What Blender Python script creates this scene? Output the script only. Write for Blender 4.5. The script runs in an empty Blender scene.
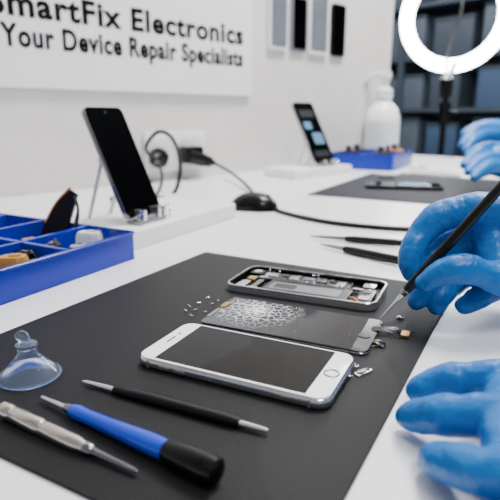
import bpy, bmesh, math, random
from mathutils import Vector, Matrix
random.seed(7)
C = bpy.context.scene.collection
PI = math.pi
TZ = .75
CAM = Vector((0, 0, .92))
F = 519.0
PITCH, YAW = math.radians(14.5), math.radians(45)
RC = Matrix.Rotation(YAW, 3, 'Z') @ Matrix.Rotation(PI/2 - PITCH, 3, 'X')
MATYAW = math.radians(16.1)
WX = -1.166

def ray(px, py): return RC @ Vector(((px-250)/F, -(py-250)/F, -1))
def P(px, py, d): return CAM + ray(px, py)*d
def G(px, py, z=TZ):
    r = ray(px, py); return CAM + r*((z-CAM.z)/r.z)
def Wl(px, py, x=WX):
    r = ray(px, py); return CAM + r*(x/r.x)

# ---------------------------------------------------------------- materials
def lin(c):
    c = c/255.0
    return c/12.92 if c <= .04045 else ((c+.055)/1.055)**2.4
def mat(name, rgb, rough=.5, metal=0, var=.04, vscale=12, bump=0, bscale=200, trans=0, emit=0, spec=.5, coat=0, alpha=1, ior=1.45, rgb2=None, sheen=0):
    m = bpy.data.materials.new(name); m.use_nodes = True
    nt = m.node_tree; b = nt.nodes['Principled BSDF']
    tc = nt.nodes.new('ShaderNodeTexCoord')
    n = nt.nodes.new('ShaderNodeTexNoise'); n.inputs['Scale'].default_value = vscale; n.inputs['Detail'].default_value = 4
    nt.links.new(tc.outputs['Object'], n.inputs['Vector'])
    r = nt.nodes.new('ShaderNodeValToRGB')
    a = [lin(x) for x in rgb]
    c2 = [lin(x) for x in rgb2] if rgb2 else [x*(1-var*2) for x in a]
    r.color_ramp.elements[0].position = .3; r.color_ramp.elements[1].position = .7
    r.color_ramp.elements[0].color = (*c2, 1); r.color_ramp.elements[1].color = (*a, 1)
    nt.links.new(n.outputs['Fac'], r.inputs['Fac']); nt.links.new(r.outputs['Color'], b.inputs['Base Color'])
    b.inputs['Roughness'].default_value = rough; b.inputs['Metallic'].default_value = metal
    b.inputs['Specular IOR Level'].default_value = spec; b.inputs['IOR'].default_value = ior
    b.inputs['Transmission Weight'].default_value = trans; b.inputs['Coat Weight'].default_value = coat
    b.inputs['Alpha'].default_value = alpha
    if emit:
        b.inputs['Emission Color'].default_value = (*a, 1); b.inputs['Emission Strength'].default_value = emit
    if bump:
        n2 = nt.nodes.new('ShaderNodeTexNoise'); n2.inputs['Scale'].default_value = bscale; n2.inputs['Detail'].default_value = 3
        bp = nt.nodes.new('ShaderNodeBump'); bp.inputs['Strength'].default_value = bump; bp.inputs['Distance'].default_value = .002
        nt.links.new(tc.outputs['Object'], n2.inputs['Vector']); nt.links.new(n2.outputs['Fac'], bp.inputs['Height'])
        nt.links.new(bp.outputs['Normal'], b.inputs['Normal'])
    return m

M = {}
M['wall'] = mat('wall_paint', (224, 220, 216), .85, bump=.04, bscale=60)
M['backwall'] = mat('back_wall_paint', (116, 128, 142), .8)
M['ceil'] = mat('ceiling_paint', (235, 235, 235), .9)
M['floor'] = mat('floor_vinyl', (110, 114, 120), .5, var=.1)
M['table'] = mat('white_laminate', (238, 238, 242), .28, var=.01)
M['leg'] = mat('grey_powder_coat', (120, 122, 125), .4, metal=.6)
M['mat'] = mat('rubber_mat', (25, 25, 27), .55, bump=.3, bscale=900, var=.06, vscale=30, spec=.2)
M['mat2'] = mat('rubber_mat_far', (36, 37, 45), .65, bump=.3, bscale=900, spec=.2)
M['sign'] = mat('sign_board', (242, 242, 244), .4, var=.01)
M['ink'] = mat('black_lettering', (4, 4, 5), .6, spec=.15)
M['blue'] = mat('blue_plastic', (6, 40, 172), .26, var=.05)
M['white'] = mat('white_plastic', (240, 240, 240), .35, var=.01)
M['whiteglass'] = mat('white_glass', (255, 255, 255), .12, var=.0)
M['silver'] = mat('silver_metal', (236, 236, 238), .16, metal=.92)
M['alu'] = mat('brushed_aluminium', (230, 228, 228), .12, metal=.95)
M['steel'] = mat('dark_steel', (140, 140, 144), .18, metal=1)
M['gold'] = mat('gold_contacts', (190, 150, 90), .35, metal=.8)
M['black'] = mat('black_plastic', (5, 5, 6), .26, spec=.32)
M['blackrub'] = mat('black_rubber', (6, 6, 7), .36, spec=.34)
M['glass'] = mat('black_screen_glass', (1, 1, 2), .012, var=0, spec=.13)
M['satin'] = mat('satin_nickel', (222, 214, 202), .16, metal=.95)
M['bluehandle'] = mat('blue_handle', (3, 60, 200), .14, coat=.3)
M['orange'] = mat('orange_part', (214, 120, 34), .5)
M['yellow'] = mat('yellow_brown_part', (186, 134, 54), .5)
M['pcb'] = mat('circuit_board', (12, 14, 18), .4, rgb2=(86, 90, 94), vscale=420)
M['battery'] = mat('battery_wrap', (14, 14, 17), .28)
M['lightgrey'] = mat('light_grey_shield', (176, 178, 184), .3, metal=.3)
M['grey'] = mat('grey_part', (140, 142, 147), .3, metal=.5)
M['darkgrey'] = mat('dark_grey_part', (38, 40, 44), .4)
M['shelfdark'] = mat('dark_shelf', (78, 88, 101), .6)
M['binblue'] = mat('faded_blue_box', (76, 98, 130), .6)
M['bingrey'] = mat('grey_box', (98, 110, 124), .6)
M['led'] = mat('led_diffuser', (250, 253, 255), .5, var=0, emit=30)
M['panel'] = mat('added_ceiling_diffuser', (255, 255, 255), .5, var=0, emit=3)
M['suction'] = mat('clear_suction_rubber', (216, 230, 255), .03, var=0, trans=.95, ior=1.33)
M['bottle'] = mat('milky_plastic', (252, 253, 253), .2, var=.0, trans=.08)
M['bottlelabel'] = mat('soap_label', (222, 227, 231), .5)
M['pumpgrey'] = mat('pump_plastic', (226, 228, 230), .3)
M['sleeve'] = mat('navy_sleeve_cloth', (38, 44, 60), .85, bump=.4, bscale=600)
M['panelglass'] = mat('display_case_grey', (112, 120, 130), .08, var=.1)
M['screenglare'] = mat('screen_glare', (84, 124, 150), .2, emit=.45)  # bluish reflection on dark screens, painted with a slight glow

def glove_mat():
    m = mat('blue_nitrile', (9, 104, 180), .36, var=.0, vscale=20, spec=.42)
    nt = m.node_tree; b = nt.nodes['Principled BSDF']
    tc = nt.nodes.new('ShaderNodeTexCoord')
    n = nt.nodes.new('ShaderNodeTexNoise'); n.inputs['Scale'].default_value = 130; n.inputs['Detail'].default_value = 3; n.inputs['Distortion'].default_value = 1.2
    mp = nt.nodes.new('ShaderNodeMapping'); mp.inputs['Scale'].default_value = (1.5, .35, 1)
    mp.inputs['Rotation'].default_value = (0, 0, math.radians(45))
    bp = nt.nodes.new('ShaderNodeBump'); bp.inputs['Strength'].default_value = .5; bp.inputs['Distance'].default_value = .0016
    L = nt.links
    L.new(tc.outputs['Object'], mp.inputs['Vector']); L.new(mp.outputs['Vector'], n.inputs['Vector'])
    L.new(n.outputs['Fac'], bp.inputs['Height']); L.new(bp.outputs['Normal'], b.inputs['Normal'])
    return m
M['glove'] = glove_mat()

def dust_glare_mat():
    m = mat('dusty_glare_display', (88, 90, 95), .06, var=.05, spec=.18)
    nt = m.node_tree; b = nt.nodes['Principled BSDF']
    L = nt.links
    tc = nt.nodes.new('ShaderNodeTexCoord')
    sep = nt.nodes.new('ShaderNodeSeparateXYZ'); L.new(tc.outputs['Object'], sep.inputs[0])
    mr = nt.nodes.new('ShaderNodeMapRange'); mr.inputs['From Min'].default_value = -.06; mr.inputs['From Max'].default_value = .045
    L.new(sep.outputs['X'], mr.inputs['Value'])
    r = nt.nodes.new('ShaderNodeValToRGB'); r.color_ramp.elements[0].color = (.075, .079, .088, 1); r.color_ramp.elements[1].color = (.003, .003, .004, 1)  # glare at the left end painted as grey fading to black
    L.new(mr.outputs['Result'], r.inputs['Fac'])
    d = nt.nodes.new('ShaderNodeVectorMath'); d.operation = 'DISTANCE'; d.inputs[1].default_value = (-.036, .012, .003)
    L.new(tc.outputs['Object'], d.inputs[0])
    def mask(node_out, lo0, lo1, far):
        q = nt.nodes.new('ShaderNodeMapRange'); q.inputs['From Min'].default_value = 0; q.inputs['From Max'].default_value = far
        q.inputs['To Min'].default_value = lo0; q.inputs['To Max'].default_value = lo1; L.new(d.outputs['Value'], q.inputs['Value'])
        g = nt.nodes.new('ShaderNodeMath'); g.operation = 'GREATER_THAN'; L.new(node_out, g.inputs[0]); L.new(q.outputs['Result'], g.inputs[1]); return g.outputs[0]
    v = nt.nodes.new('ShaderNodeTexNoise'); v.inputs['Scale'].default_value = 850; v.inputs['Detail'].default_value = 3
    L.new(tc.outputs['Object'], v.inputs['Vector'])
    m1 = mask(v.outputs['Fac'], .47, .72, .026)  # white dust specks with small glints painted in
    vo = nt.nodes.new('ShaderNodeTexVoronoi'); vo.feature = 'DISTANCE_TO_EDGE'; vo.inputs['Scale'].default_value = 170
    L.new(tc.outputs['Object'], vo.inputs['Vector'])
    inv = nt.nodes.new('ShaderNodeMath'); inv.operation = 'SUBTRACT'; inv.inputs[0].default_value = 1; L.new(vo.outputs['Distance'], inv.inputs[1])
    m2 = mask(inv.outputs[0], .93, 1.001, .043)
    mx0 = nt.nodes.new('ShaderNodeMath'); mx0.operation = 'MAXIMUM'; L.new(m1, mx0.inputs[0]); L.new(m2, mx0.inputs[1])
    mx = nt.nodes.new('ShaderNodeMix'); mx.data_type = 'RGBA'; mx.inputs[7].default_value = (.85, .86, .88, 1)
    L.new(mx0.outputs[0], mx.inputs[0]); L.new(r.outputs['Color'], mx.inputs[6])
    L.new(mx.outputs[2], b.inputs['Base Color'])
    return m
M['dust_glare'] = dust_glare_mat()

# ---------------------------------------------------------------- mesh helpers
def box(bm, x0, x1, y0, y1, z0, z1, m=None):
    vs = [bm.verts.new((x, y, z)) for z in (z0, z1) for x, y in ((x0, y0), (x1, y0), (x1, y1), (x0, y1))]
    for f in ((3, 2, 1, 0), (4, 5, 6, 7), (0, 1, 5, 4), (1, 2, 6, 5), (2, 3, 7, 6), (3, 0, 4, 7)): bm.faces.new([vs[i] for i in f])
    if m is not None:
        for v in vs: v.co = m @ v.co
def loft(bm, rings, closed=False, caps=True, m=None):
    R = [[bm.verts.new(p) for p in ring] for ring in rings]
    n = len(R[0]); k = len(R)
    for i in range(k if closed else k-1):
        a, b = R[i], R[(i+1) % k]
        for j in range(n): bm.faces.new((a[j], a[(j+1) % n], b[(j+1) % n], b[j]))
    if caps and not closed:
        bm.faces.new(R[0][::-1]); bm.faces.new(R[-1])
    if m is not None:
        for ring in R:
            for v in ring: v.co = m @ v.co
def rr(L, W, r, n=6, cx=0, cy=0):
    r = max(min(r, L/2-1e-5, W/2-1e-5), 1e-5); o = []
    for (sx, sy, a0) in ((1, 1, 0), (-1, 1, PI/2), (-1, -1, PI), (1, -1, 1.5*PI)):
        for i in range(n+1):
            a = a0 + PI/2*i/n
            o.append((cx+sx*(L/2-r)+r*math.cos(a), cy+sy*(W/2-r)+r*math.sin(a)))
    return o
def slab(bm, L, W, z0, z1, r, c=0, cx=0, cy=0, m=None, n=6, k=4):
    rings = []
    if c <= 0:
        rings = [[(x, y, z) for x, y in rr(L, W, r, n, cx, cy)] for z in (z0, z1)]
    else:
        for i in range(k+1):
            a = PI/2*i/k; d = c*(1-math.sin(a)); z = z0+c*(1-math.cos(a))
            rings.append([(x, y, z) for x, y in rr(L-2*d, W-2*d, r-d, n, cx, cy)])
        for i in range(k+1):
            a = PI/2*i/k; d = c*(1-math.cos(a)); z = z1-c*(1-math.sin(a))
            rings.append([(x, y, z) for x, y in rr(L-2*d, W-2*d, r-d, n, cx, cy)])
    loft(bm, rings, m=m)
def frame(bm, L, W, z0, z1, r, t, m=None, n=6):
    o = rr(L, W, r, n); i = rr(L-2*t, W-2*t, max(r-t, .0005), n)
    e = min(t, z1-z0)*.3; oe = rr(L-2*e, W-2*e, r-e, n)
    loft(bm, [[(x, y, z0) for x, y in oe], [(x, y, z0+e) for x, y in o], [(x, y, z1-e) for x, y in o], [(x, y, z1) for x, y in oe], [(x, y, z1) for x, y in i], [(x, y, z0) for x, y in i]], closed=True, m=m)
def axis_m(p0, p1):
    p0, p1 = Vector(p0), Vector(p1)
    return Matrix.Translation(p0) @ (p1-p0).to_track_quat('Z', 'Y').to_matrix().to_4x4()
def lathe(bm, prof, m=None, seg=24):
    rings = [[(r*math.cos(2*PI*j/seg), r*math.sin(2*PI*j/seg), z) for j in range(seg)] for r, z in prof]
    loft(bm, rings, m=m)
def rod(bm, p0, p1, r0, r1=None, seg=16):
    r1 = r0 if r1 is None else r1
    lathe(bm, [(r0, 0), (r1, (Vector(p1)-Vector(p0)).length)], axis_m(p0, p1), seg)
def cat(pts, n=8):
    pts = [Vector(p) for p in pts]; q = [pts[0]*2-pts[1]]+pts+[pts[-1]*2-pts[-2]]; o = []
    for i in range(1, len(q)-2):
        a, b, c, d = q[i-1:i+3]
        for k in range(n):
            t = k/n; o.append(.5*((2*b)+(c-a)*t+(2*a-5*b+4*c-d)*t*t+(3*b-a-3*c+d)*t**3))
    o.append(pts[-1]); return o
def tube(bm, pts, r, seg=10, n=8, flat=1.0):
    p = cat(pts, n); rings = []; up = Vector((0, 0, 1))
    for i, v in enumerate(p):
        t = (p[min(i+1, len(p)-1)]-p[max(i-1, 0)]).normalized()
        s = t.cross(up)
        s = s.normalized() if s.length > .05 else Vector((1, 0, 0))
        u = s.cross(t).normalized()
        rings.append([v + s*r*math.cos(2*PI*j/seg) + u*r*flat*math.sin(2*PI*j/seg) for j in range(seg)])
    loft(bm, rings)
def torus(bm, R, r, m, flat=1, seg=64, s2=12):
    rings = []
    for i in range(seg):
        a = 2*PI*i/seg
        rings.append([((R+r*math.cos(2*PI*j/s2))*math.cos(a), (R+r*math.cos(2*PI*j/s2))*math.sin(a), flat*r*math.sin(2*PI*j/s2)) for j in range(s2)])
    loft(bm, rings, closed=True, m=m)
def blob(bm, chain):
    if len(chain) > 2:
        q = [Vector((*p, r)) for p, r in chain]; q = [q[0]*2-q[1]]+q+[q[-1]*2-q[-2]]; o = []
        for i in range(1, len(q)-2):
            a, b, c, d = q[i-1:i+3]
            for k in range(4):
                t = k/4; o.append(.5*((2*b)+(c-a)*t+(2*a-5*b+4*c-d)*t*t+(3*b-a-3*c+d)*t**3))
        o.append(q[-2]); chain = [(Vector(v[:3]), max(v[3], .002)) for v in o]
    for (p, r) in chain:
        bmesh.ops.create_icosphere(bm, subdivisions=3, radius=r, matrix=Matrix.Translation(p))
    for (a, ra), (b, rb) in zip(chain, chain[1:]):
        if (b-a).length > 1e-4: rod(bm, a, b, ra, rb, 28)

def NB(): return bmesh.new()
def obj(name, bm, m, parent=None, world=False, smooth=True, bevel=0):
    if parent is not None and world:
        root = parent
        while root.parent: root = root.parent
        inv = (Matrix.Translation(root.location) @ root.rotation_euler.to_matrix().to_4x4()).inverted()
        bmesh.ops.transform(bm, matrix=inv, verts=bm.verts)
    bmesh.ops.recalc_face_normals(bm, faces=bm.faces)
    me = bpy.data.meshes.new(name); bm.to_mesh(me); bm.free()
    me.materials.append(M[m]); o = bpy.data.objects.new(name, me); C.objects.link(o)
    if parent is not None: o.parent = parent
    if bevel:
        b = o.modifiers.new('bevel', 'BEVEL'); b.width = bevel; b.segments = 2
    if smooth:
        for p in me.polygons: p.use_smooth = True
        try:
            me.set_sharp_from_angle(angle=math.radians(40))
        except Exception: pass
    return o
def thing(name, label, catg, loc, rz=0, group=None):
    o = bpy.data.objects.new(name, None); C.objects.link(o); o.empty_display_size = .02
    o.location = loc; o.rotation_euler = (0, 0, rz); o['label'] = label; o['category'] = catg
    if group: o['group'] = group
    return o
def tag(o, label, catg, group=None):
    o['label'] = label; o['category'] = catg
    if group: o['group'] = group
    return o
def struct(name, bm, m):
    o = obj(name, bm, m, smooth=False); o['kind'] = 'structure'; return o
def place(o, loc, rz=0): o.location = loc; o.rotation_euler = (0, 0, rz); return o

# ---------------------------------------------------------------- room shell
WEND = Wl(387, 116).y
b = NB(); box(b, -3.6, 3.2, -3, 5.0, -.1, 0); struct('floor', b, 'floor')
b = NB(); box(b, -3.6, 3.2, -3, 5.0, 2.7, 2.8); struct('ceiling', b, 'ceil')
b = NB(); box(b, WX-.12, WX, -1.6, WEND, 0, 2.7); struct('wall_left', b, 'wall')
b = NB(); box(b, -3.6, 3.2, 5.0, 5.1, 0, 2.7); struct('wall_back', b, 'backwall')
b = NB(); box(b, -3.7, -3.6, -1.6, 5.1, 0, 2.7); struct('wall_far_left', b, 'backwall')
b = NB(); box(b, WX, WX+.012, -1.6, WEND, 0, .1); struct('baseboard_left', b, 'white')

# ---------------------------------------------------------------- workbench
TEND = 2.2
t = thing('workbench', 'long white laminate workbench running along the wall', 'table', (0, .3, 0))
b = NB(); box(b, WX+.002, .45, -.75, TEND, TZ-.03, TZ); obj('tabletop', b, 'table', t, True, False, .002)
for x, y in ((WX+.08, -.65), (.38, -.65), (WX+.08, TEND-.1), (.38, TEND-.1)):
    b = NB(); box(b, x-.025, x+.025, y-.025, y+.025, 0, TZ-.03); obj('leg', b, 'leg', t, True, False, .002)

# ---------------------------------------------------------------- sign
pr = Wl(249, 94); z0 = CAM.z+.058; ys = Wl(-25, 93).y; z1 = Wl(240, -45).z
sg = thing('wall_sign', 'white repair shop sign with black lettering on the wall', 'sign', (WX, (ys+pr.y)/2, z0))
b = NB(); box(b, WX+.001, WX+.012, ys, pr.y, z0, z1); obj('board', b, 'sign', sg, True, False, .001)
def letters(body, y0, y1, zb, cap, parent, off):
    cu = bpy.data.curves.new('lettering', 'FONT'); cu.body = body; cu.size = 1; cu.offset = off; cu.extrude = .01; cu.resolution_u = 6
    cu.space_character = 1.10
    o = bpy.data.objects.new('tmp', cu); C.objects.link(o)
    bpy.context.view_layer.update()
    me = bpy.data.meshes.new_from_object(o.evaluated_get(bpy.context.evaluated_depsgraph_get()))
    bpy.data.objects.remove(o)
    xs = [v.co.x for v in me.vertices]; x0, x1 = min(xs), max(xs)
    S = (y1-y0)/(x1-x0); H = cap/.73
    px, py, pz = parent.location
    for v in me.vertices:
        x, y, z = v.co
        v.co = Vector((WX+.0125+z*.05-px, y0+(x-x0)*S-py, zb+y*H-pz))
    me.materials.append(M['ink']); me.name = 'lettering'
    n = bpy.data.objects.new('lettering', me); C.objects.link(n); n.parent = parent; return n
zb2 = (Wl(240, 65).z+Wl(0, 47).z)/2; zb1 = (Wl(240, 41).z+Wl(0, 22).z)/2
letters('SmartFix Electronics', Wl(-14, 20).y, Wl(240, 40).y, zb1+.003, .051, sg, .033)
letters('Your Device Repair Specialists', Wl(-1, 47).y, Wl(240, 65).y, zb2, .045, sg, .034)

# ---------------------------------------------------------------- display phones hanging on the wall
hang = [(267, 285, 49, 'white', 'panelglass', 'white framed grey display panel nearest the sign on the wall'),
        (289, 304, 51, 'grey', 'glass', 'dark grey hanging phone with grey edge, second panel from the sign'),
        (306, 325, 54, 'white', 'panelglass', 'pale wide display panel hanging between two dark phones'),
        (329, 342, 56, 'black', 'glass', 'black hanging phone farthest from the sign, nearest the wall end')]
for x0, x1, yb, fm, gm, lb in hang:
    A, B = Wl(x0, yb), Wl(x1, yb); w = B.y-A.y; h = w*2.2; cy = (A.y+B.y)/2
    t = thing('wall_mounted_phone', lb, 'phone', (WX, cy, A.z), 0, 'phones displayed on the wall')
    mm = Matrix(((0, 0, 1, .0), (1, 0, 0, 0), (0, 1, 0, h/2), (0, 0, 0, 1)))
    b = NB(); slab(b, w, h, 0, .012, .012, .002, m=mm); obj('body', b, fm, t)
    b = NB(); slab(b, w*.84, h*.9, .012, .013, .008, m=mm); obj('screen', b, gm, t)

# ---------------------------------------------------------------- outlet, plugs, cables
oc = Wl(174, 151)
t = thing('wall_outlet', 'white double wall outlet with two black plugs in it', 'outlet', (WX, oc.y, oc.z))
mm = Matrix(((0, 0, 1, 0), (1, 0, 0, 0), (0, 1, 0, 0), (0, 0, 0, 1)))
b = NB(); slab(b, .20, .105, .001, .014, .008, .003, m=mm); pl = obj('cover_plate', b, 'white', t)
for s in (-1, 1):
    b = NB(); slab(b, .074, .074, .013, .018, .012, .002, cx=s*.046, m=mm); obj('socket', b, 'pumpgrey', pl)
h0 = Vector((WX+.017, oc.y+.030, oc.z-.010)); pa = h0+Vector((.034, -.026, 0)); pe = Wl(214, 163, WX+.055)
t = thing('power_plug', 'long black power plug with straight barrel pointing right from the wall outlet', 'plug', h0)
b = NB(); slab(b, .056, .046, 0, .042, .008, .004, m=Matrix(((0, 0, 1, h0.x), (1, 0, 0, h0.y), (0, 1, 0, h0.z), (0, 0, 0, 1)))); obj('plug_head', b, 'black', t, True)
b = NB(); L = (pe-pa).length
lathe(b, [(.012, 0), (.0190, .004), (.0190, L*.55), (.0160, L*.57), (.0160, L*.82), (.011, L*.84), (.008, L)], axis_m(pa, pe)); ba = obj('barrel', b, 'blackrub', t, True)
b = NB(); lathe(b, [(.0175, L*.60), (.0182, L*.62), (.0175, L*.64)], axis_m(pa, pe)); obj('grip_ring', b, 'black', ba, True)
b = NB()
tube(b, [pe, P(227, 170, 1.42), P(243, 182, 1.26), G(259, 199, TZ+.004), G(276, 210, TZ+.0035), G(310, 219, TZ+.0035), G(350, 225, TZ+.0035), G(405, 229, TZ+.0035), G(450, 228, TZ+.0035), G(520, 215, TZ+.0035)], .0042)
tag(obj('power_cable', b, 'blackrub'), 'black power cable running from the long plug across the white bench', 'cable')
pb = Vector((WX+.017, oc.y-.055, oc.z-.012)); pf = P(147, 163, 1.28)
t = thing('power_plug', 'short black plug in the left side of the wall outlet', 'plug', pb)
dr = (pf-pb).normalized()
b = NB(); lathe(b, [(.022, 0), (.025, .01), (.025, .026), (.018, .03), (.016, .05), (.008, .06)], axis_m(pb, pb+dr*.06)); obj('plug_body', b, 'blackrub', t, True)
b = NB(); lathe(b, [(.0258, .012), (.0258, .018)], axis_m(pb, pb+dr*.06)); obj('grip', b, 'black', t, True)
q = pb+dr*.058
b = NB()
tube(b, [q, P(146, 147, 1.25), P(158, 132, 1.22), P(172, 138, 1.2), P(180, 160, 1.18), P(178, 184, 1.17), P(170, 196, 1.17), G(150, 198, TZ+.004), G(110, 199, TZ+.004)], .0046)
tag(obj('charging_cable', b, 'blackrub'), 'black cable looping up in front of the wall outlet', 'cable')
b = NB()
tube(b, [q+Vector((0, .004, -.01)), P(158, 162, 1.15), P(162, 178, 1.1), P(157, 194, 1.06), G(142, 203, TZ+.03)], .0034)
tag(obj('thin_charging_cable', b, 'blackrub'), 'thin black cable dropping behind the standing phone', 'cable')

# mouse
c = G(254, 209)
t = thing('computer_mouse', 'black rounded computer mouse on the white bench beside the cable', 'computer mouse', c, math.radians(30))
b = NB(); rings = []
for i in range(9):
    a = PI/2*i/8.0; s = math.cos(a*.97); z = .032*math.sin(a)
    rings.append([(x*s, y*s, z) for x, y in rr(.092, .064, .03, 6)])
loft(b, rings); sh = obj('shell', b, 'black', t)
b = NB(); slab(b, .089, .061, -.0, .003, .03); obj('base', b, 'blackrub', t)
b = NB(); lathe(b, [(.005, -.003), (.005, .003)], Matrix.Translation((.026, 0, .024)) @ Matrix.Rotation(PI/2, 4, 'X')); obj('scroll_wheel', b, 'darkgrey', sh)

# ---------------------------------------------------------------- mats
def mpoint(mx, my):
    return Vector((mx*math.cos(MATYAW)-my*math.sin(MATYAW), mx*math.sin(MATYAW)+my*math.cos(MATYAW), TZ))
t_ = NB(); slab(t_, .301, .394, 0, .002, .004, .0006)
o = obj('work_mat', t_, 'mat'); place(o, mpoint(-.2095, .337), MATYAW); tag(o, 'dark grey rubber work mat under the opened phones', 'work mat')
MZ = TZ+.002
g = G(307, 195); ex = Vector((math.cos(MATYAW), math.sin(MATYAW), 0)); ey = Vector((-math.sin(MATYAW), math.cos(MATYAW), 0))
b = NB(); slab(b, .42, .50, 0, .002, .004, .0006)
o = obj('work_mat', b, 'mat2'); place(o, g+ex*.21+ey*.25, MATYAW); tag(o, 'dark blue-grey work mat farther back by the second worker', 'work mat')

# ---------------------------------------------------------------- parts trays
def tray(loc, rz, Lx, Ly, nx, ny, h, label, w=.0020):
    t = thing('parts_tray', label, 'tray', loc, rz)
    b = NB(); slab(b, Lx, Ly, 0, .002, .006)
    obj('tray_base', b, 'blue', t)
    b = NB(); frame(b, Lx, Ly, .0, h, .007, w); ow = obj('outer_wall', b, 'blue', t)
    b = NB(); frame(b, Lx+.004, Ly+.004, h-.003, h, .009, w+.003); obj('rim', b, 'blue', ow)
    for i in range(1, nx):
        x = -Lx/2+Lx*i/nx; b = NB(); box(b, x-w*1.3, x+w*1.3, -Ly/2+w, Ly/2-w, .002, h-.0005); obj('divider', b, 'blue', t, smooth=False, bevel=.001)
    for i in range(1, ny):
        y = -Ly/2+Ly*i/ny; b = NB(); box(b, -Lx/2+w, Lx/2-w, y-w*1.3, y+w*1.3, .002, h-.001); obj('divider', b, 'blue', t, smooth=False, bevel=.001)
    return t
trc = mpoint(-.42-.16, .473-.20)
tray(trc, MATYAW, .32, .40, 4, 4, .034, 'bright blue compartment tray of spare parts at the left edge of the bench', .0026)
c2 = G(371, 166.0)
tray(c2, MATYAW, .22, .29, 2, 3, .05, 'small blue parts tray in front of the soap bottle')

p = mpoint(-.540, .452)+Vector((0, 0, .003))
t = thing('phone_camera_part', 'black phone part with orange edge standing up in the blue tray', 'phone part', p, math.radians(38))
mm = Matrix.Rotation(math.radians(-8), 4, 'X') @ Matrix.Rotation(math.radians(14), 4, 'Y') @ Matrix.Scale(1.22, 4)
b = NB()
pts = [(-.018, 0, 0), (.006, 0, 0), (.010, 0, .03), (.012, 0, .062), (.003, 0, .065), (-.010, 0, .045), (-.017, 0, .022)]
loft(b, [[(x, y, z) for x, _, z in pts] for y in (-.002, .002)], m=mm); ho = obj('housing', b, 'blackrub', t)
b = NB(); tube(b, [(-.016, -.001, .024), (-.009, -.001, .047), (.003, -.001, .067)], .0013); bmesh.ops.transform(b, matrix=mm, verts=b.verts); obj('flex_strip', b, 'orange', t)
b = NB(); lathe(b, [(.005, -.004), (.005, 0), (.003, .0)], mm @ Matrix.Translation((.004, -.0015, .042)) @ Matrix.Rotation(PI/2, 4, 'X')); obj('lens', b, 'glass', ho)
b = NB(); tube(b, [(.010, -.002, .06), (.018, -.004, .045), (.019, -.006, .02)], .0022, flat=.4); bmesh.ops.transform(b, matrix=mm, verts=b.verts); obj('curled_strip', b, 'darkgrey', t)

def lump(name, label, p, L, W, H, m, rz, m2='gold', tail=True):
    t = thing(name, label, 'phone part', p, rz)
    b = NB(); pts = [(-.5, -.5), (.25, -.5), (.5, -.2), (.5, .35), (.1, .5), (-.35, .42), (-.5, .1)]
    c_ = .12
    loft(b, [[(x*L*s, y*W*s, z) for x, y in pts] for s, z in ((1-c_, 0), (1, H*.12), (.96, H*.8), (.82, H))]); bo = obj('body', b, m, t, bevel=.0008)
    b = NB(); slab(b, L*.4, W*.4, H, H+.0014, W*.1, cx=L*.1); obj('connector', b, m2, bo)
    if tail:
        b = NB(); tube(b, [(L*.2, 0, H*.9), (L*.4, W*.1, H*1.1), (L*.6, W*.3, H*.7), (L*.6, W*.4, H*.2)], W*.08, flat=.35); obj('flex_tail', b, 'darkgrey', bo)
    return t
TB = .003
def inT(mx, my): return mpoint(mx, my)+Vector((0, 0, TB))
lump('charging_connector', 'white plastic connector piece in the tray compartment nearest the phone stand', inT(-.472, .448), .030, .018, .030, 'white', .6, 'silver')
lump('plastic_clip', 'pale grey clip beside the white connector in the blue tray', inT(-.452, .410), .022, .014, .024, 'lightgrey', 1.5, 'silver', False)
lump('battery_clip', 'black flat piece in front of the pale clip in the blue tray', inT(-.475, .393), .030, .018, .026, 'black', 2.2, 'steel')
lump('vibration_motor', 'yellow brown spare part at the left frame edge in the tray', inT(-.466, .335), .030, .022, .027, 'yellow', .9, 'gold', False)
lump('speaker_module', 'small black speaker piece behind the yellow brown part in the tray', inT(-.480, .360), .026, .014, .024, 'black', .2, 'steel')
lump('antenna_piece', 'small orange spare part in the second row of the blue tray', inT(-.525, .405), .022, .016, .024, 'orange', .3, 'gold', False)

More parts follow.
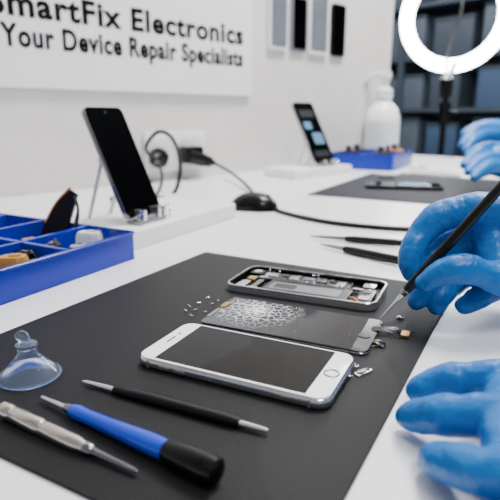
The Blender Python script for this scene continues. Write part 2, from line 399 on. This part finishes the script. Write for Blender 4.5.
# ---------------------------------------------------------------- phone on stand
def phone_stand(loc, rz, label, plabel, y0, y1, xb, lit=False, S=1.0, ph=25):
    t = thing('phone_stand', label, 'phone stand', loc, rz)
    b = NB(); slab(b, .035-xb, y1-y0, 0, .025, .006, .003, cx=(.035+xb)/2, cy=(y0+y1)/2); obj('base', b, 'white', t)
    ph = math.radians(ph)
    for s in (-1, 1):
        b = NB(); rod(b, (-.085, s*.022, .024), (-.052, s*.022, .11), .0030, .0026); obj('support_rod', b, 'pumpgrey', t)
    b = NB(); rod(b, (-.052, -.026, .11), (-.052, .026, .11), .003); obj('crossbar', b, 'pumpgrey', t)
    b = NB(); box(b, -.006, .016, -.03, .03, .025, .031); box(b, .012, .016, -.03, .03, .031, .037); le = obj('ledge', b, 'steel', t, smooth=False, bevel=.0008)
    for y in (-.02, .012, .024):
        b = NB(); box(b, .002, .02, y-.003, y+.003, .031, .045); obj('clip', b, 'silver', le, smooth=False, bevel=.0008)
    b = NB(); tube(b, [(.018, .034, .027), (.012, .045, .040), (-.005, .055, .040), (-.01, .058, .027)], .0018); obj('wire_hook', b, 'silver', t)
    R = Matrix.Rotation(-ph, 4, 'Y')
    base = Matrix.Translation((0, 0, .0325)) @ R @ Matrix(((0, 0, 1, 0), (1, 0, 0, 0), (0, 1, 0, 0), (0, 0, 0, 1)))
    ws = Matrix.Translation(Vector(loc)) @ Matrix.Rotation(rz, 4, 'Z')
    p = thing('phone', plabel, 'phone', ws @ Vector((0, 0, .0325)), rz)
    loc_m = Matrix.Translation((0, 0, -.0325)) @ base @ Matrix.Diagonal((S, S, 1, 1))
    b = NB(); slab(b, .075, .163, -.004, .004, .010, .002, cy=.082, m=loc_m); bd = obj('body', b, 'steel', p)
    b = NB(); slab(b, .073, .161, .004, .0045, .009, cy=.082, m=loc_m); sc = obj('screen', b, 'glass', p)
    b = NB(); lathe(b, [(.0018, .0045), (.0018, .0048)], loc_m @ Matrix.Translation((0, .155, 0)), 12); obj('front_camera', b, 'darkgrey', sc)
    b = NB(); box(b, .0372, .0385, .10, .125, -.001, .001, loc_m); obj('side_button', b, 'steel', bd, smooth=False)
    if lit:  # reflections on the dark glass painted as tiles
        for (y, h, x, w, mt) in ((.132, .02, 0, .05, 'darkgrey'), (.10, .02, -.012, .026, 'screenglare'), (.065, .03, .008, .036, 'screenglare'), (.025, .015, 0, .05, 'darkgrey')):
            b = NB(); slab(b, w, h, .0045, .0048, .003, cx=x, cy=y, m=loc_m); obj('reflection_tile', b, mt, sc)
    return t
sp = G(144, 214, TZ+.035); sp.z = TZ
phone_stand(sp, MATYAW, 'white phone stand with long flat base beside the large blue tray', 'black phone leaning on the near white stand below the sign', -.075, .2, -.12)
s2 = G(325, 162.5, TZ+.035); s2.z = TZ
phone_stand(s2, math.radians(-2), 'white phone stand farther along the bench under the display phones', 'black phone with faint painted reflections leaning on the far white stand', -.17, .09, -.09, True, 1.24, 30)

# ---------------------------------------------------------------- tools (rods)
def tool(name, label, catg, p0, p1, parts, group=None):
    t = thing(name, label, catg, (p0+p1)/2, 0, group)
    L = (p1-p0).length; m = axis_m(p0, p1)
    for nm, mt, prof in parts:
        b = NB(); lathe(b, [(r, s*L) for s, r in prof], m, 24); obj(nm, b, mt, t, True)
    return t
tool('precision_screwdriver', 'silver metal precision screwdriver at the bottom left of the mat', 'screwdriver',
     G(2, 409, MZ+.0048), G(138, 472, MZ+.0024), [
     ('end_cap', 'satin', [(0, .0026), (.01, .0044), (.07, .0047), (.09, .0038)]),
     ('handle', 'satin', [(.085, .0036), (.1, .0044), (.32, .0044), (.335, .0037), (.35, .0044), (.52, .0042), (.6, .0039), (.66, .0026)]),
     ('collar', 'steel', [(.655, .0029), (.66, .0034), (.70, .0031), (.71, .0022)]),
     ('shaft', 'steel', [(.70, .0020), (.80, .0017), (.97, .0012), (1, .0005)])])
tool('screwdriver', 'blue handled screwdriver with black cap on the work mat', 'screwdriver',
     G(41, 397, MZ+.003), G(217, 472, MZ+.0076), [
     ('shaft', 'silver', [(0, .0006), (.02, .0015), (.16, .0017), (.2, .0023)]),
     ('collar', 'steel', [(.18, .0027), (.22, .0033), (.24, .0033)]),
     ('handle', 'bluehandle', [(.22, .0036), (.26, .0045), (.32, .0040), (.45, .0044), (.7, .0055), (.78, .0052)]),
     ('end_cap', 'black', [(.76, .0052), (.79, .0062), (.9, .0070), (.96, .0072), (1, .0064), (1.01, .003)])])
tool('spudger', 'thin black double-ended pick with silver tips on the mat', 'pick tool',
     G(82, 381, MZ+.0022), G(268, 431, MZ+.0026), [
     ('tip', 'silver', [(0, .0004), (.03, .0014), (.21, .0020)]),
     ('handle', 'blackrub', [(.20, .0024), (.22, .0030), (.4, .0036), (.6, .0034), (.8, .0036), (.87, .0029)]),
     ('tip', 'silver', [(.86, .0020), (.97, .0016), (1, .0012)])])
tool('tweezers_pick', 'slim black tool with silver point, farther of two behind the mat', 'pick tool',
     G(309, 236, TZ+.0045), G(415, 244, TZ+.006), [
     ('tip', 'steel', [(0, .0007), (.1, .0020), (.38, .0034)]),
     ('handle', 'blackrub', [(.36, .0038), (.45, .0048), (.8, .005), (1, .004)])])
tool('tweezers_pick', 'black tool with silver point, nearer of two behind the mat', 'pick tool',
     G(320, 244, TZ+.0045), G(412, 263, TZ+.0065), [
     ('tip', 'steel', [(0, .0007), (.1, .0020), (.32, .0032)]),
     ('handle', 'blackrub', [(.30, .0044), (.4, .0052), (.8, .0054), (1, .0045)])])

# suction cup
c = G(30, 376, MZ)
t = thing('suction_cup', 'clear blue-tinted suction cup standing on the left of the mat', 'suction cup', c, .3)
b = NB()
lathe(b, [(.0002, .0120), (.004, .0108), (.009, .0072), (.014, .0034), (.0176, .0010), (.0196, .0002), (.0194, .0016), (.0165, .0042), (.0160, .0050), (.0135, .0078), (.0130, .0088), (.0104, .0114), (.0098, .0124), (.0074, .0150), (.0062, .0172), (.0060, .0205), (.0070, .0215), (.0070, .0232), (.0050, .0242), (.0002, .0244)], None, 48)
cu_ = obj('cup', b, 'suction', t)
b = NB(); mm = Matrix.Rotation(.3, 4, 'Z')
loft(b, [[(x*1.1, y, z) for x, z in ((-.003, .0235), (.002, .0235), (.0030, .027), (.001, .0315), (-.003, .0325), (-.0065, .030), (-.0065, .026))] for y in (-.0016, .0016)], m=mm); obj('pull_tab', b, 'suction', t, bevel=.0010)
b = NB(); torus(b, .0194, .0011, Matrix.Translation((0, 0, .0012)), seg=48, s2=8); obj('rim', b, 'suction', cu_)

# ---------------------------------------------------------------- white phone
ANG = math.radians(45-25.8)
c = G(246, 355, MZ+.0078); c.z = MZ
t = thing('phone', 'white smartphone with round home button lying in front of the opened phones', 'phone', c, ANG)
b = NB(); slab(b, .1395, .0685, .0, .0072, .0098, .0028, n=8, k=5); bd = obj('body', b, 'alu', t)
b = NB(); slab(b, .1370, .0660, .0071, .0078, .0088, .0004, n=8); fg = obj('front_glass', b, 'whiteglass', t)
b = NB(); slab(b, .1090, .0620, .0077, .0080, .0008); obj('screen', b, 'glass', fg)
b = NB(); torus(b, .0048, .0006, Matrix.Translation((.0612, 0, .0079)), seg=32, s2=8); obj('home_button', b, 'steel', fg)
b = NB(); slab(b, .0015, .011, .0077, .0080, .0007, cx=-.0615); obj('earpiece', b, 'darkgrey', fg)
b = NB(); lathe(b, [(.0011, .0077), (.0011, .0080)], Matrix.Translation((-.0615, .011, 0)), 12); obj('front_camera', b, 'darkgrey', fg)
b = NB(); slab(b, .009, .0028, 0, .0006, .0013, m=Matrix(((0, 0, 1, .0694), (1, 0, 0, 0), (0, 1, 0, .0036), (0, 0, 0, 1)))); obj('charging_port', b, 'black', bd)
for k in range(6):
    b = NB(); lathe(b, [(.0007, .0692), (.0007, .0699)], Matrix.Translation((0, -.010-.0022*k, .0036)) @ Matrix.Rotation(PI/2, 4, 'Y'), 8); obj('speaker_hole', b, 'black', bd)
for x in (-.045, -.033):
    b = NB(); slab(b, .008, .0018, 0, .0006, .0008, m=Matrix(((1, 0, 0, x), (0, 0, -1, -.0341), (0, 1, 0, .0036), (0, 0, 0, 1)))); obj('volume_button', b, 'silver', bd)
for x in (-.058, .058):
    b = NB(); box(b, x-.0005, x+.0005, -.0345, -.0339, .001, .0064); obj('antenna_band', b, 'grey', bd, smooth=False)

# ---------------------------------------------------------------- removed display
c = G(291, 321, MZ+.0032); c.z = MZ
t = thing('display_assembly', 'removed dark phone display with shattered white left end between the two phones', 'phone display', c, math.radians(45-24.5))
b = NB(); slab(b, .141, .0675, .0006, .0032, .007, .0008); pn = obj('panel', b, 'black', t)
b = NB(); slab(b, .126, .0650, .0031, .0034, .001, cx=-.005); obj('screen', b, 'dust_glare', pn)
b = NB(); frame(b, .1412, .0677, .0004, .0020, .007, .0006); obj('edge_frame', b, 'silver', pn)
b = NB(); tube(b, [(.064, .012, .003), (.074, .013, .0045), (.082, .014, .0035), (.089, .015, .001)], .005, flat=.09); fx = obj('flex_cable', b, 'black', t)
b = NB(); slab(b, .006, .010, .0012, .0028, .001, cx=.090, cy=.015); obj('connector', b, 'gold', fx)
b = NB(); tube(b, [(.066, -.010, .002), (.073, -.010, .003), (.079, -.011, .0012)], .004, flat=.1); obj('flex_cable', b, 'black', t)
b = NB(); slab(b, .005, .012, .0032, .0045, .001, cx=-.066, cy=.010); obj('earpiece_module', b, 'gold', t)
b = NB(); slab(b, .003, .020, .0032, .0040, .001, cx=-.067, cy=-.010); obj('sensor_strip', b, 'grey', t)
b = NB(); lathe(b, [(.0048, .003), (.0048, .0037), (.0038, .0039)], Matrix.Translation((.062, -.004, 0)), 24); obj('home_button_plate', b, 'darkgrey', t)

# ---------------------------------------------------------------- opened phone
c = G(307, 284, MZ+.006); c.z = MZ
t = thing('opened_phone', 'opened phone body with exposed battery and circuit boards, farthest on the mat', 'phone', c, math.radians(45-24))
b = NB(); frame(b, .149, .073, .0, .0078, .012, .0018, n=8); mf = obj('metal_frame', b, 'silver', t)
b = NB(); frame(b, .1452, .0692, .0018, .0066, .0105, .0012, n=8); obj('inner_gasket', b, 'black', mf)
b = NB(); slab(b, .145, .069, .0006, .0018, .010); obj('back_plate', b, 'black', t)
b = NB(); slab(b, .084, .033, .0018, .0050, .002, .0005, cx=.004, cy=-.013); bt = obj('battery', b, 'battery', t)
b = NB(); slab(b, .070, .020, .0050, .0052, .002, cx=.002, cy=-.013); obj('battery_sticker', b, 'grey', bt)
b = NB(); slab(b, .022, .012, .0052, .0054, .001, cx=-.018, cy=-.013); obj('dark_patch', b, 'darkgrey', bt)
b = NB(); slab(b, .100, .022, .0018, .0034, .002, cx=-.010, cy=.019); lbd = obj('logic_board', b, 'pcb', t)
for (x, y, l, w, z, mt) in ((-.045, .021, .014, .011, .0050, 'silver'), (-.030, .023, .008, .008, .0048, 'darkgrey'), (-.019, .020, .010, .013, .0050, 'silver'), (-.004, .022, .012, .008, .0046, 'grey'), (.010, .020, .009, .012, .0052, 'steel'), (.021, .023, .007, .007, .0046, 'black'), (.030, .019, .009, .013, .0048, 'silver')):
    b = NB(); slab(b, l, w, .0034, z, .0012, .0003, cx=x, cy=y); obj('metal_shield', b, mt, lbd)
for k in range(34):
    x = -.058+.1*random.random(); y = random.choice((.0100, .0125, .0150, .028, .0255)); l = random.uniform(.0012, .0034)
    b = NB(); slab(b, l, .0016, .0034, .0047, .0003, cx=x, cy=y); obj('chip', b, random.choice(('black', 'silver', 'gold', 'silver')), lbd)
b = NB(); slab(b, .015, .040, .0018, .0050, .003, .0004, cx=.060, cy=-.008); sk = obj('speaker', b, 'black', t)
b = NB(); slab(b, .010, .010, .0050, .0056, .002, cx=.060, cy=-.016); obj('speaker_plate', b, 'silver', sk)
b = NB(); slab(b, .007, .007, .0050, .0056, .002, cx=.060, cy=.002); obj('speaker_plate', b, 'steel', sk)
b = NB(); slab(b, .012, .014, .0018, .0055, .002, .0004, cx=.058, cy=.023); obj('vibration_motor', b, 'silver', t)
b = NB(); slab(b, .015, .015, .0018, .0058, .003, .0005, cx=-.061, cy=.021); cmo = obj('camera_module', b, 'black', t)
b = NB(); lathe(b, [(.0045, .0057), (.0045, .0064), (.003, .0065)], Matrix.Translation((-.061, .021, 0)), 20); obj('camera_lens', b, 'silver', cmo)
b = NB(); slab(b, .010, .018, .0018, .0045, .002, .0004, cx=-.062, cy=-.016); obj('receiver', b, 'silver', t)
b = NB(); slab(b, .009, .010, .0018, .0050, .002, .0004, cx=-.060, cy=.002); obj('sensor_module', b, 'gold', t)
b = NB(); slab(b, .006, .026, .0018, .0048, .002, .0004, cx=-.048, cy=-.013); obj('connector_strip', b, 'steel', t)
for (x, y) in ((-.047, -.029), (-.048, .006), (.050, .007), (.049, -.030), (.0, -.0315), (.025, .0065)):
    b = NB(); slab(b, .010, .004, .003, .0056, .001, cx=x, cy=y); obj('bracket', b, 'silver', t)
b = NB(); tube(b, [(-.05, .006, .004), (-.03, .0065, .0055), (.01, .006, .0055), (.048, .007, .0048)], .0016, flat=.25); obj('flex_cable', b, 'darkgrey', t)
b = NB(); tube(b, [(.048, -.02, .005), (.053, -.024, .0062), (.058, -.03, .005)], .0012); obj('flex_cable', b, 'orange', t)
for k in range(18):
    x = random.uniform(-.066, .066); y = random.choice((-.0315, .0315, .0065, -.031)); b = NB(); lathe(b, [(.0011, .0045), (.0011, .0062), (.0007, .0064)], Matrix.Translation((x, y, 0)), 10); obj('frame_screw', b, 'silver', mf)

# ---------------------------------------------------------------- loose screws and small brackets
def screw_me():
    b = NB(); lathe(b, [(.0007, .0), (.0014, .0002), (.0015, .0012), (.0007, .0013), (.0006, .0042), (.0003, .0047)], Matrix.Translation((-.002, 0, .0013)) @ Matrix.Rotation(PI/2, 4, 'Y') @ Matrix.Scale(.75, 4), 12)
    return b
src = None
left = [(189, 307), (195, 311), (199, 304), (205, 313), (192, 317), (212, 305), (186, 312), (218, 302), (207, 299)]
right = [(335, 373), (343, 377), (351, 378), (339, 383), (347, 371)]
for grp, pts, lb in (('screws beside the left end of the display', left, 'tiny silver screw in the loose cluster left of the removed display'), ('screws by the home button end of the white phone', right, 'tiny silver screw lying right of the white phone')):
    for (x, y) in pts:
        if src is None: src = o = obj('screw', screw_me(), 'silver')
        else:
            o = src.copy(); C.objects.link(o)
        place(o, G(x, y, MZ+.0001), random.uniform(0, 6.28)); tag(o, lb, 'screw', grp)
def bracket(px, py, L, W, rz, label, m='silver'):
    t = thing('metal_bracket', label, 'phone part', G(px, py, MZ), rz)
    b = NB(); slab(b, L, W, 0, .0012, W*.3, .0002); pl = obj('plate', b, m, t)
    b = NB(); slab(b, L*.5, W*.6, .0012, .0022, W*.2, cx=-L*.1); obj('raised_pad', b, 'steel', pl)
    b = NB(); lathe(b, [(W*.25, .0012), (W*.25, .0019)], Matrix.Translation((L*.33, 0, 0)), 12); obj('screw_hole', b, 'black', pl)
bracket(363, 373, .014, .005, 1.4, 'long silver bracket on the mat right of the white phone')
bracket(353, 366, .008, .004, .3, 'short silver bracket nearest the home button of the white phone')
bracket(374, 346, .007, .004, 1.0, 'small brass piece between the removed display and the white phone', 'gold')
bracket(392, 330, .010, .005, 1.2, 'silver connector piece beside the tip of the held tool', 'silver')
bracket(400, 319, .006, .005, .2, 'tiny grey metal piece just right of the held tool tip', 'steel')

# ---------------------------------------------------------------- second station things
z2 = TZ+.002
c = G(403, 187.5, z2)
t = thing('phone', 'black phone with painted blue glare patch lying flat near the front of the far mat', 'phone', c, math.radians(45-12))
b = NB(); slab(b, .18, .08, 0, .008, .012, .002); obj('body', b, 'black', t)
b = NB(); slab(b, .172, .074, .008, .0085, .010); sc = obj('screen', b, 'glass', t)
b = NB(); slab(b, .075, .055, .0085, .0088, .004, cx=.025); obj('glare_patch', b, 'screenglare', sc)  # glare on the black glass painted as a glowing patch
c = G(430, 174.5, z2)
t = thing('opened_phone', 'pale opened phone body on the far mat by the second worker', 'phone', c, math.radians(45-20))
b = NB(); frame(b, .17, .08, 0, .008, .012, .003); obj('metal_frame', b, 'white', t)
b = NB(); slab(b, .165, .075, .001, .003, .01); obj('back_plate', b, 'white', t)
b = NB(); slab(b, .09, .035, .003, .007, .003, cx=.01, cy=-.015); obj('battery', b, 'grey', t)
b = NB(); slab(b, .05, .02, .003, .006, .003, cx=-.03, cy=.02); obj('logic_board', b, 'gold', t)
def spare(px, py, L, m, rz, lb, z=z2):
    t = thing('spare_part', lb, 'phone part', G(px, py, z), rz)
    b = NB(); slab(b, L, L*.5, 0, .008, .003, .001); bo = obj('body', b, m, t)
    b = NB(); slab(b, L*.3, L*.3, .008, .010, .002, cx=L*.2); obj('connector', b, 'gold', bo)
spare(386, 178, .05, 'grey', .4, 'small grey part on the far mat behind the black phone')
spare(418, 168, .06, 'white', .2, 'white part at the back of the far mat')
spare(446, 160, .07, 'white', .9, 'white part on the bare bench behind the far mat', TZ)
for i, (dx, dy, m, lb) in enumerate(((.055, .09, 'orange', 'orange bit in the far blue tray'), (-.055, -.09, 'black', 'black bit at the back of the far blue tray'), (.055, -.09, 'darkgrey', 'dark grey bit in the near corner of the far blue tray'), (.055, 0, 'black', 'dark bit in the middle near compartment of the far blue tray'), (-.055, .0, 'darkgrey', 'dark grey bit in the middle back compartment of the far blue tray'))):
    q = c2+ex*dx+ey*dy+Vector((0, 0, .003))
    t = thing('spare_part', lb, 'phone part', q, i*.7)
    b = NB(); slab(b, .06, .035, 0, .052, .004, .002); bo = obj('body', b, m, t)
    b = NB(); slab(b, .018, .014, .052, .070, .002); obj('connector', b, 'darkgrey', bo)

# soap dispenser
c = G(380, 160.5)
dd = (c-CAM).length; u = dd/519/.97*.93
t = thing('soap_dispenser', 'milky white pump bottle standing against the wall behind the small tray', 'bottle', c, math.radians(200))
b = NB(); r0 = 16.5*u
lathe(b, [(r0*.9, 0), (r0, .006), (r0*1.0, 36*u), (r0*.97, 43*u), (r0*.82, 50*u), (r0*.5, 55*u), (r0*.36, 58*u), (r0*.34, 61*u)], None, 32); bo = obj('bottle_body', b, 'bottle', t)
b = NB(); lathe(b, [(r0*1.01, 12*u), (r0*1.01, 38*u)], None, 32); obj('label', b, 'bottlelabel', bo)
b = NB(); lathe(b, [(r0*.50, 59*u), (r0*.50, 67*u), (r0*.38, 69*u), (r0*.18, 70*u), (r0*.18, 78*u)], None, 24); obj('pump_collar', b, 'pumpgrey', t)
b = NB(); slab(b, r0*.8, r0*.5, 77*u, 84*u, r0*.2, u, cx=r0*.05); tube(b, [(r0*.3, 0, 81.5*u), (r0*.8, 0, 81*u), (r0*1.08, 0, 75*u)], r0*.15); obj('pump_head', b, 'pumpgrey', t)

# ---------------------------------------------------------------- ring light
D = 2.62
cr = P(455, 17, D)
foot = P(441, 150, D*.985); foot.z = 0
t = thing('ring_light', 'glowing white ring light on a thin black tripod stand', 'lamp', foot)
tow = (CAM+Vector((.1, 0, .1))-cr).normalized(); mr_ = Matrix.Translation(cr) @ tow.to_track_quat('Z', 'Y').to_matrix().to_4x4()
k = D/519
b = NB(); torus(b, 46*k, 6.5*k, mr_, .6); obj('led_ring', b, 'led', t, True)
b = NB(); torus(b, 46*k, 6.3*k, mr_ @ Matrix.Translation((0, 0, -.018)), .5); obj('ring_housing', b, 'black', t, True)
top = Vector((foot.x, foot.y, P(442, 82, D*.985).z))
b = NB(); rod(b, (foot.x, foot.y, .15), top, .017, .013); po = obj('pole', b, 'black', t, True)
b = NB(); rod(b, top-Vector((0, 0, .20)), top-Vector((0, 0, .10)), .028); obj('clamp_knob', b, 'black', po, True)
b = NB(); rod(b, (foot.x-.03, foot.y-.02, top.z-.15), (foot.x+.05, foot.y+.04, top.z-.15), .010); obj('clamp_screw', b, 'black', po, True)
b = NB(); tube(b, [top, P(446, 72, D*.99), P(450, 45, D*.995), P(461, 12, D), P(464, -25, D*1.0)], .007); obj('gooseneck', b, 'black', t, True)
b = NB(); rod(b, top, P(455, 64, D*1.005), .012); obj('ring_bracket', b, 'black', t, True)
b = NB(); slab(b, .06, .09, -.01, .01, .006, .002, m=Matrix.Translation(P(446, 88, D*.97)) @ tow.to_track_quat('Z', 'Y').to_matrix().to_4x4()); obj('phone_clamp', b, 'black', t, True)
for a in (0.3, 2.4, 4.5):
    b = NB(); rod(b, (foot.x, foot.y, .35), (foot.x+.32*math.cos(a), foot.y+.32*math.sin(a), .012), .011); obj('leg', b, 'black', t, True)

# ---------------------------------------------------------------- hands
def glove(chains, parent, voxel, wr=.0024, ns=.010):
    b = NB()
    for ch in chains: blob(b, ch)
    o = obj('glove', b, 'glove', parent, True)
    m = o.modifiers.new('remesh', 'REMESH'); m.mode = 'VOXEL'; m.voxel_size = voxel; m.use_smooth_shade = True
    s = o.modifiers.new('smooth', 'SMOOTH'); s.factor = .5; s.iterations = 8
    tx = bpy.data.textures.new('wrinkles', 'CLOUDS'); tx.noise_scale = ns; tx.noise_depth = 2
    d = o.modifiers.new('wrinkle', 'DISPLACE'); d.texture = tx; d.strength = wr; d.mid_level = .5; d.texture_coords = 'LOCAL'
    s = o.modifiers.new('soften', 'SMOOTH'); s.factor = .5; s.iterations = 1
    return o
def cp(l, dd=0): return [(P(x, y, d+dd), r*d/519) for x, y, d, r in l]
def cg(l): return [(G(x, y, TZ+z), r) for x, y, z, r in l]
def sleeve(parent, p0, p1, r0, r1):
    b = NB(); L = (p1-p0).length
    lathe(b, [(r0*1.0, 0), (r0*1.18, .002), (r0*1.2, .012), (r0*1.15, .03), (r1*1.15, L)], axis_m(p0, p1), 32); return obj('sleeve', b, 'sleeve', parent, True)

per = thing('person', 'near person in blue gloves, one hand guiding a tool and one resting on the mat', 'person', G(640, 330))
idx = [(535, 226, .43, 24), (487, 210, .437, 18.5), (458, 212, .443, 15.5), (436, 219, .447, 15.8), (420, 236, .446, 13.2), (412, 251, .443, 13), (410, 264, .441, 11.5), (411, 273, .44, 9)]
mid = [(535, 240, .44, 25), (487, 232, .458, 19), (456, 240, .466, 17), (436, 252, .466, 16), (424, 274, .458, 13.5), (420, 290, .452, 12), (417, 301, .446, 9.5)]
rng = [(538, 260, .45, 23), (492, 260, .466, 17), (457, 278, .463, 14.5), (441, 295, .449, 12), (437, 306, .441, 9.5)]
lit = [(542, 275, .45, 20), (502, 284, .458, 14), (478, 298, .448, 11.5), (464, 306, .44, 9)]
thb = [(548, 283, .425, 24), (502, 279, .41, 17.5), (482, 273, .407, 14.5), (462, 269, .406, 16), (443, 272, .409, 13.5), (424, 283, .417, 9.5)]
pal = [(484, 232, .452, 18), (520, 245, .44, 26), (560, 256, .435, 30), (600, 268, .43, 29), (660, 284, .415, 33)]
web = [(487, 214, .440, 17), (492, 240, .440, 19), (502, 280, .412, 17)]
glove([cp(idx), cp(mid), cp(rng), cp(lit), cp(thb), cp(pal), cp(web)], per, .0010, .0019, .011)
sleeve(per, P(640, 279, .42), P(800, 316, .38), .030, .036)
li = [(416, 391, .0095, .0066), (424, 388, .0125, .0086), (438, 383, .0165, .0096), (453, 380, .0205, .0106), (468, 379, .0225, .0099), (490, 380, .025, .0116), (530, 384, .029, .0140), (600, 415, .034, .02)]
lm = [(408, 417, .0095, .0068), (416, 416, .0130, .0090), (430, 415, .0175, .0098), (446, 415, .0215, .0112), (464, 416, .0240, .0104), (488, 417, .027, .0120), (530, 424, .031, .0145), (600, 430, .034, .02)]
lr = [(431, 458, .0095, .0066), (438, 460, .0130, .0086), (450, 463, .0170, .0094), (465, 467, .0205, .0104), (479, 471, .0235, .0099), (498, 474, .026, .0114), (530, 472, .030, .0140), (600, 450, .034, .02)]
ll = [(470, 528, .0095, .0075), (500, 534, .018, .0085), (540, 532, .024, .0100), (590, 510, .029, .0125), (620, 470, .034, .018)]
lt = [(640, 425, .032, .018), (590, 372, .026, .0135), (555, 352, .020, .0115), (528, 347, .0125, .0095)]
lk = [(508, 386, .026, .011), (508, 424, .028, .013), (515, 466, .027, .012)]
lw = [(590, 428, .034, .021), (660, 445, .036, .025), (740, 465, .040, .025), (900, 500, .048, .030)]
glove([cg(li), cg(lm), cg(lr), cg(ll), cg(lt), cg(lk), cg(lw)], per, .0008, .0015, .009)
sleeve(per, G(780, 474, TZ+.044), G(1050, 530, TZ+.055), .030, .036)

# tool held
p0 = G(380, 319, MZ+.0045); p1 = P(520, 166, .395)
tool('held_pick', 'black handled pick with steel tip held in the gloved hand', 'pick tool', p0, p1, [
    ('tip', 'silver', [(0, .0003), (.02, .0008), (.12, .0014), (.2, .0022)]),
    ('ferrule', 'steel', [(.17, .0022), (.18, .0030), (.215, .0032)]),
    ('handle', 'blackrub', [(.20, .0034), (.24, .0040), (.5, .0042), (.9, .0040), (1, .0030)])])

# far person
per2 = thing('person', 'second person in blue gloves working at the far mat', 'person', G(540, 175))
K = 1.32
def cf(l, dd=K): return [(P(x, y, dd+o), r*dd/519) for x, y, o, r in l]
A = [[(505, 134, .0, 12), (486, 130, -.01, 8), (472, 134, -.03, 6.5), (462, 145, -.05, 4)],
     [(505, 138, .0, 11), (486, 136, -.02, 8), (474, 141, -.05, 6.5), (466, 150, -.07, 4)],
     [(520, 135, 0, 14), (494, 136, 0, 12), (560, 140, 0, 13), (640, 150, .0, 15)],
     [(515, 128, 0, 8), (492, 126, .01, 7), (476, 128, .01, 5.5), (464, 134, .0, 4)]]
glove([cf(c) for c in A], per2, .0024, .001, .03)
B = [[(507, 160, .0, 12), (489, 153, .0, 9), (475, 156, -.02, 6.5), (464, 165, -.04, 4.2)],
     [(507, 165, .0, 11), (490, 160, -.02, 9), (477, 164, -.04, 6.5), (468, 172, -.06, 4.2)],
     [(507, 170, .0, 10), (492, 167, -.04, 8), (481, 172, -.06, 6), (474, 178, -.08, 4)],
     [(520, 163, 0, 16), (498, 160, 0, 15), (560, 168, 0, 13), (640, 172, .0, 15)],
     [(515, 152, 0, 9), (494, 148, .0, 7), (480, 149, -.01, 5.5), (468, 154, -.01, 4)]]
glove([cf(c, 1.22) for c in B], per2, .0022, .001, .03)
sleeve(per2, P(560, 140, K), P(720, 155, K), .034, .045)
sleeve(per2, P(560, 168, 1.22), P(720, 178, 1.22), .034, .045)

# ---------------------------------------------------------------- background shelving
sx0, sx1, sy = -3.3, -1.35, 4.3
t = thing('shelving_unit', 'dark metal shelving unit at the back of the room', 'shelf', ((sx0+sx1)/2, sy, 0))
for x in (sx0, (sx0+sx1)/2, sx1):
    for y in (sy-.2, sy+.2):
        b = NB(); box(b, x-.02, x+.02, y-.02, y+.02, 0, 2.3); obj('post', b, 'shelfdark', t, True, False)
for z in (.12, .55, .95, 1.35, 1.75, 2.2):
    b = NB(); box(b, sx0, sx1, sy-.2, sy+.2, z, z+.03); obj('shelf_board', b, 'shelfdark', t, True, False)
b = NB(); box(b, sx0, sx1, sy+.2, sy+.21, .12, 2.23); obj('back_panel', b, 'bingrey', t, True, False)
for zi, z in enumerate((.58, .98, 1.38, 1.78)):
    for i in range(5):
        x = sx0+.05+i*.385; w = random.uniform(.24, .33); h = random.uniform(.2, .33)
        kind = random.choice(['binblue', 'bingrey', 'shelfdark', 'bingrey'])
        col = {'binblue': 'blue', 'bingrey': 'grey', 'shelfdark': 'dark'}[kind]
        tt = thing('storage_box', '%s storage box on back shelf, %s of the %s row' % (col, ['leftmost', 'second', 'third', 'fourth', 'rightmost'][i], ['lowest', 'second lowest', 'second highest', 'highest'][zi]), 'box', (x+w/2, sy, z), 0, 'boxes on the back shelves')
        b = NB(); slab(b, w, .3, 0, h, .02, .005); bo = obj('box_body', b, kind, tt)
        b = NB(); slab(b, w+.015, .315, h, h+.02, .02, .004); obj('lid', b, 'shelfdark', tt)

# ---------------------------------------------------------------- unseen ceiling panels added to light bench and shelves
def added_clight(x, y, lx, ly, W, lb):
    t = thing('added_ceiling_light', lb, 'lamp', (x, y, 2.7), 0)
    b = NB(); frame(b, lx+.04, ly+.04, -.03, 0, .01, .02); obj('frame', b, 'white', t)
    b = NB(); slab(b, lx, ly, -.022, -.012, .005); obj('diffuser', b, 'panel', t)
    l = bpy.data.lights.new('added_panel_lamp', 'AREA'); l.shape = 'RECTANGLE'; l.size = lx; l.size_y = ly; l.energy = W; l.color = (1, .99, .97)
    o = bpy.data.objects.new('added_panel_lamp', l); C.objects.link(o); o.location = (x, y, 2.66)
    return t
added_clight(-.55, 1.5, .4, 1.0, 80, 'added unseen ceiling light panel above the workbench')
added_clight(.6, .1, .4, 1.0, 26, 'added unseen ceiling light panel over the open floor beside the bench')
added_clight(-1.9, 3.2, .6, .6, 30, 'added unseen square ceiling light panel in front of the back shelves')

w = bpy.data.worlds.new('world'); bpy.context.scene.world = w; w.use_nodes = True
w.node_tree.nodes['Background'].inputs[0].default_value = (.84, .92, 1, 1); w.node_tree.nodes['Background'].inputs[1].default_value = .45

# ---------------------------------------------------------------- camera
cd = bpy.data.cameras.new('camera'); co = bpy.data.objects.new('camera', cd); C.objects.link(co)
co.location = CAM; co.rotation_euler = (PI/2-PITCH, 0, YAW)
cd.sensor_width = 36; cd.lens = F/500*36; cd.clip_start = .01
cd.dof.use_dof = True; cd.dof.focus_distance = .40; cd.dof.aperture_fstop = 8
bpy.context.scene.camera = co
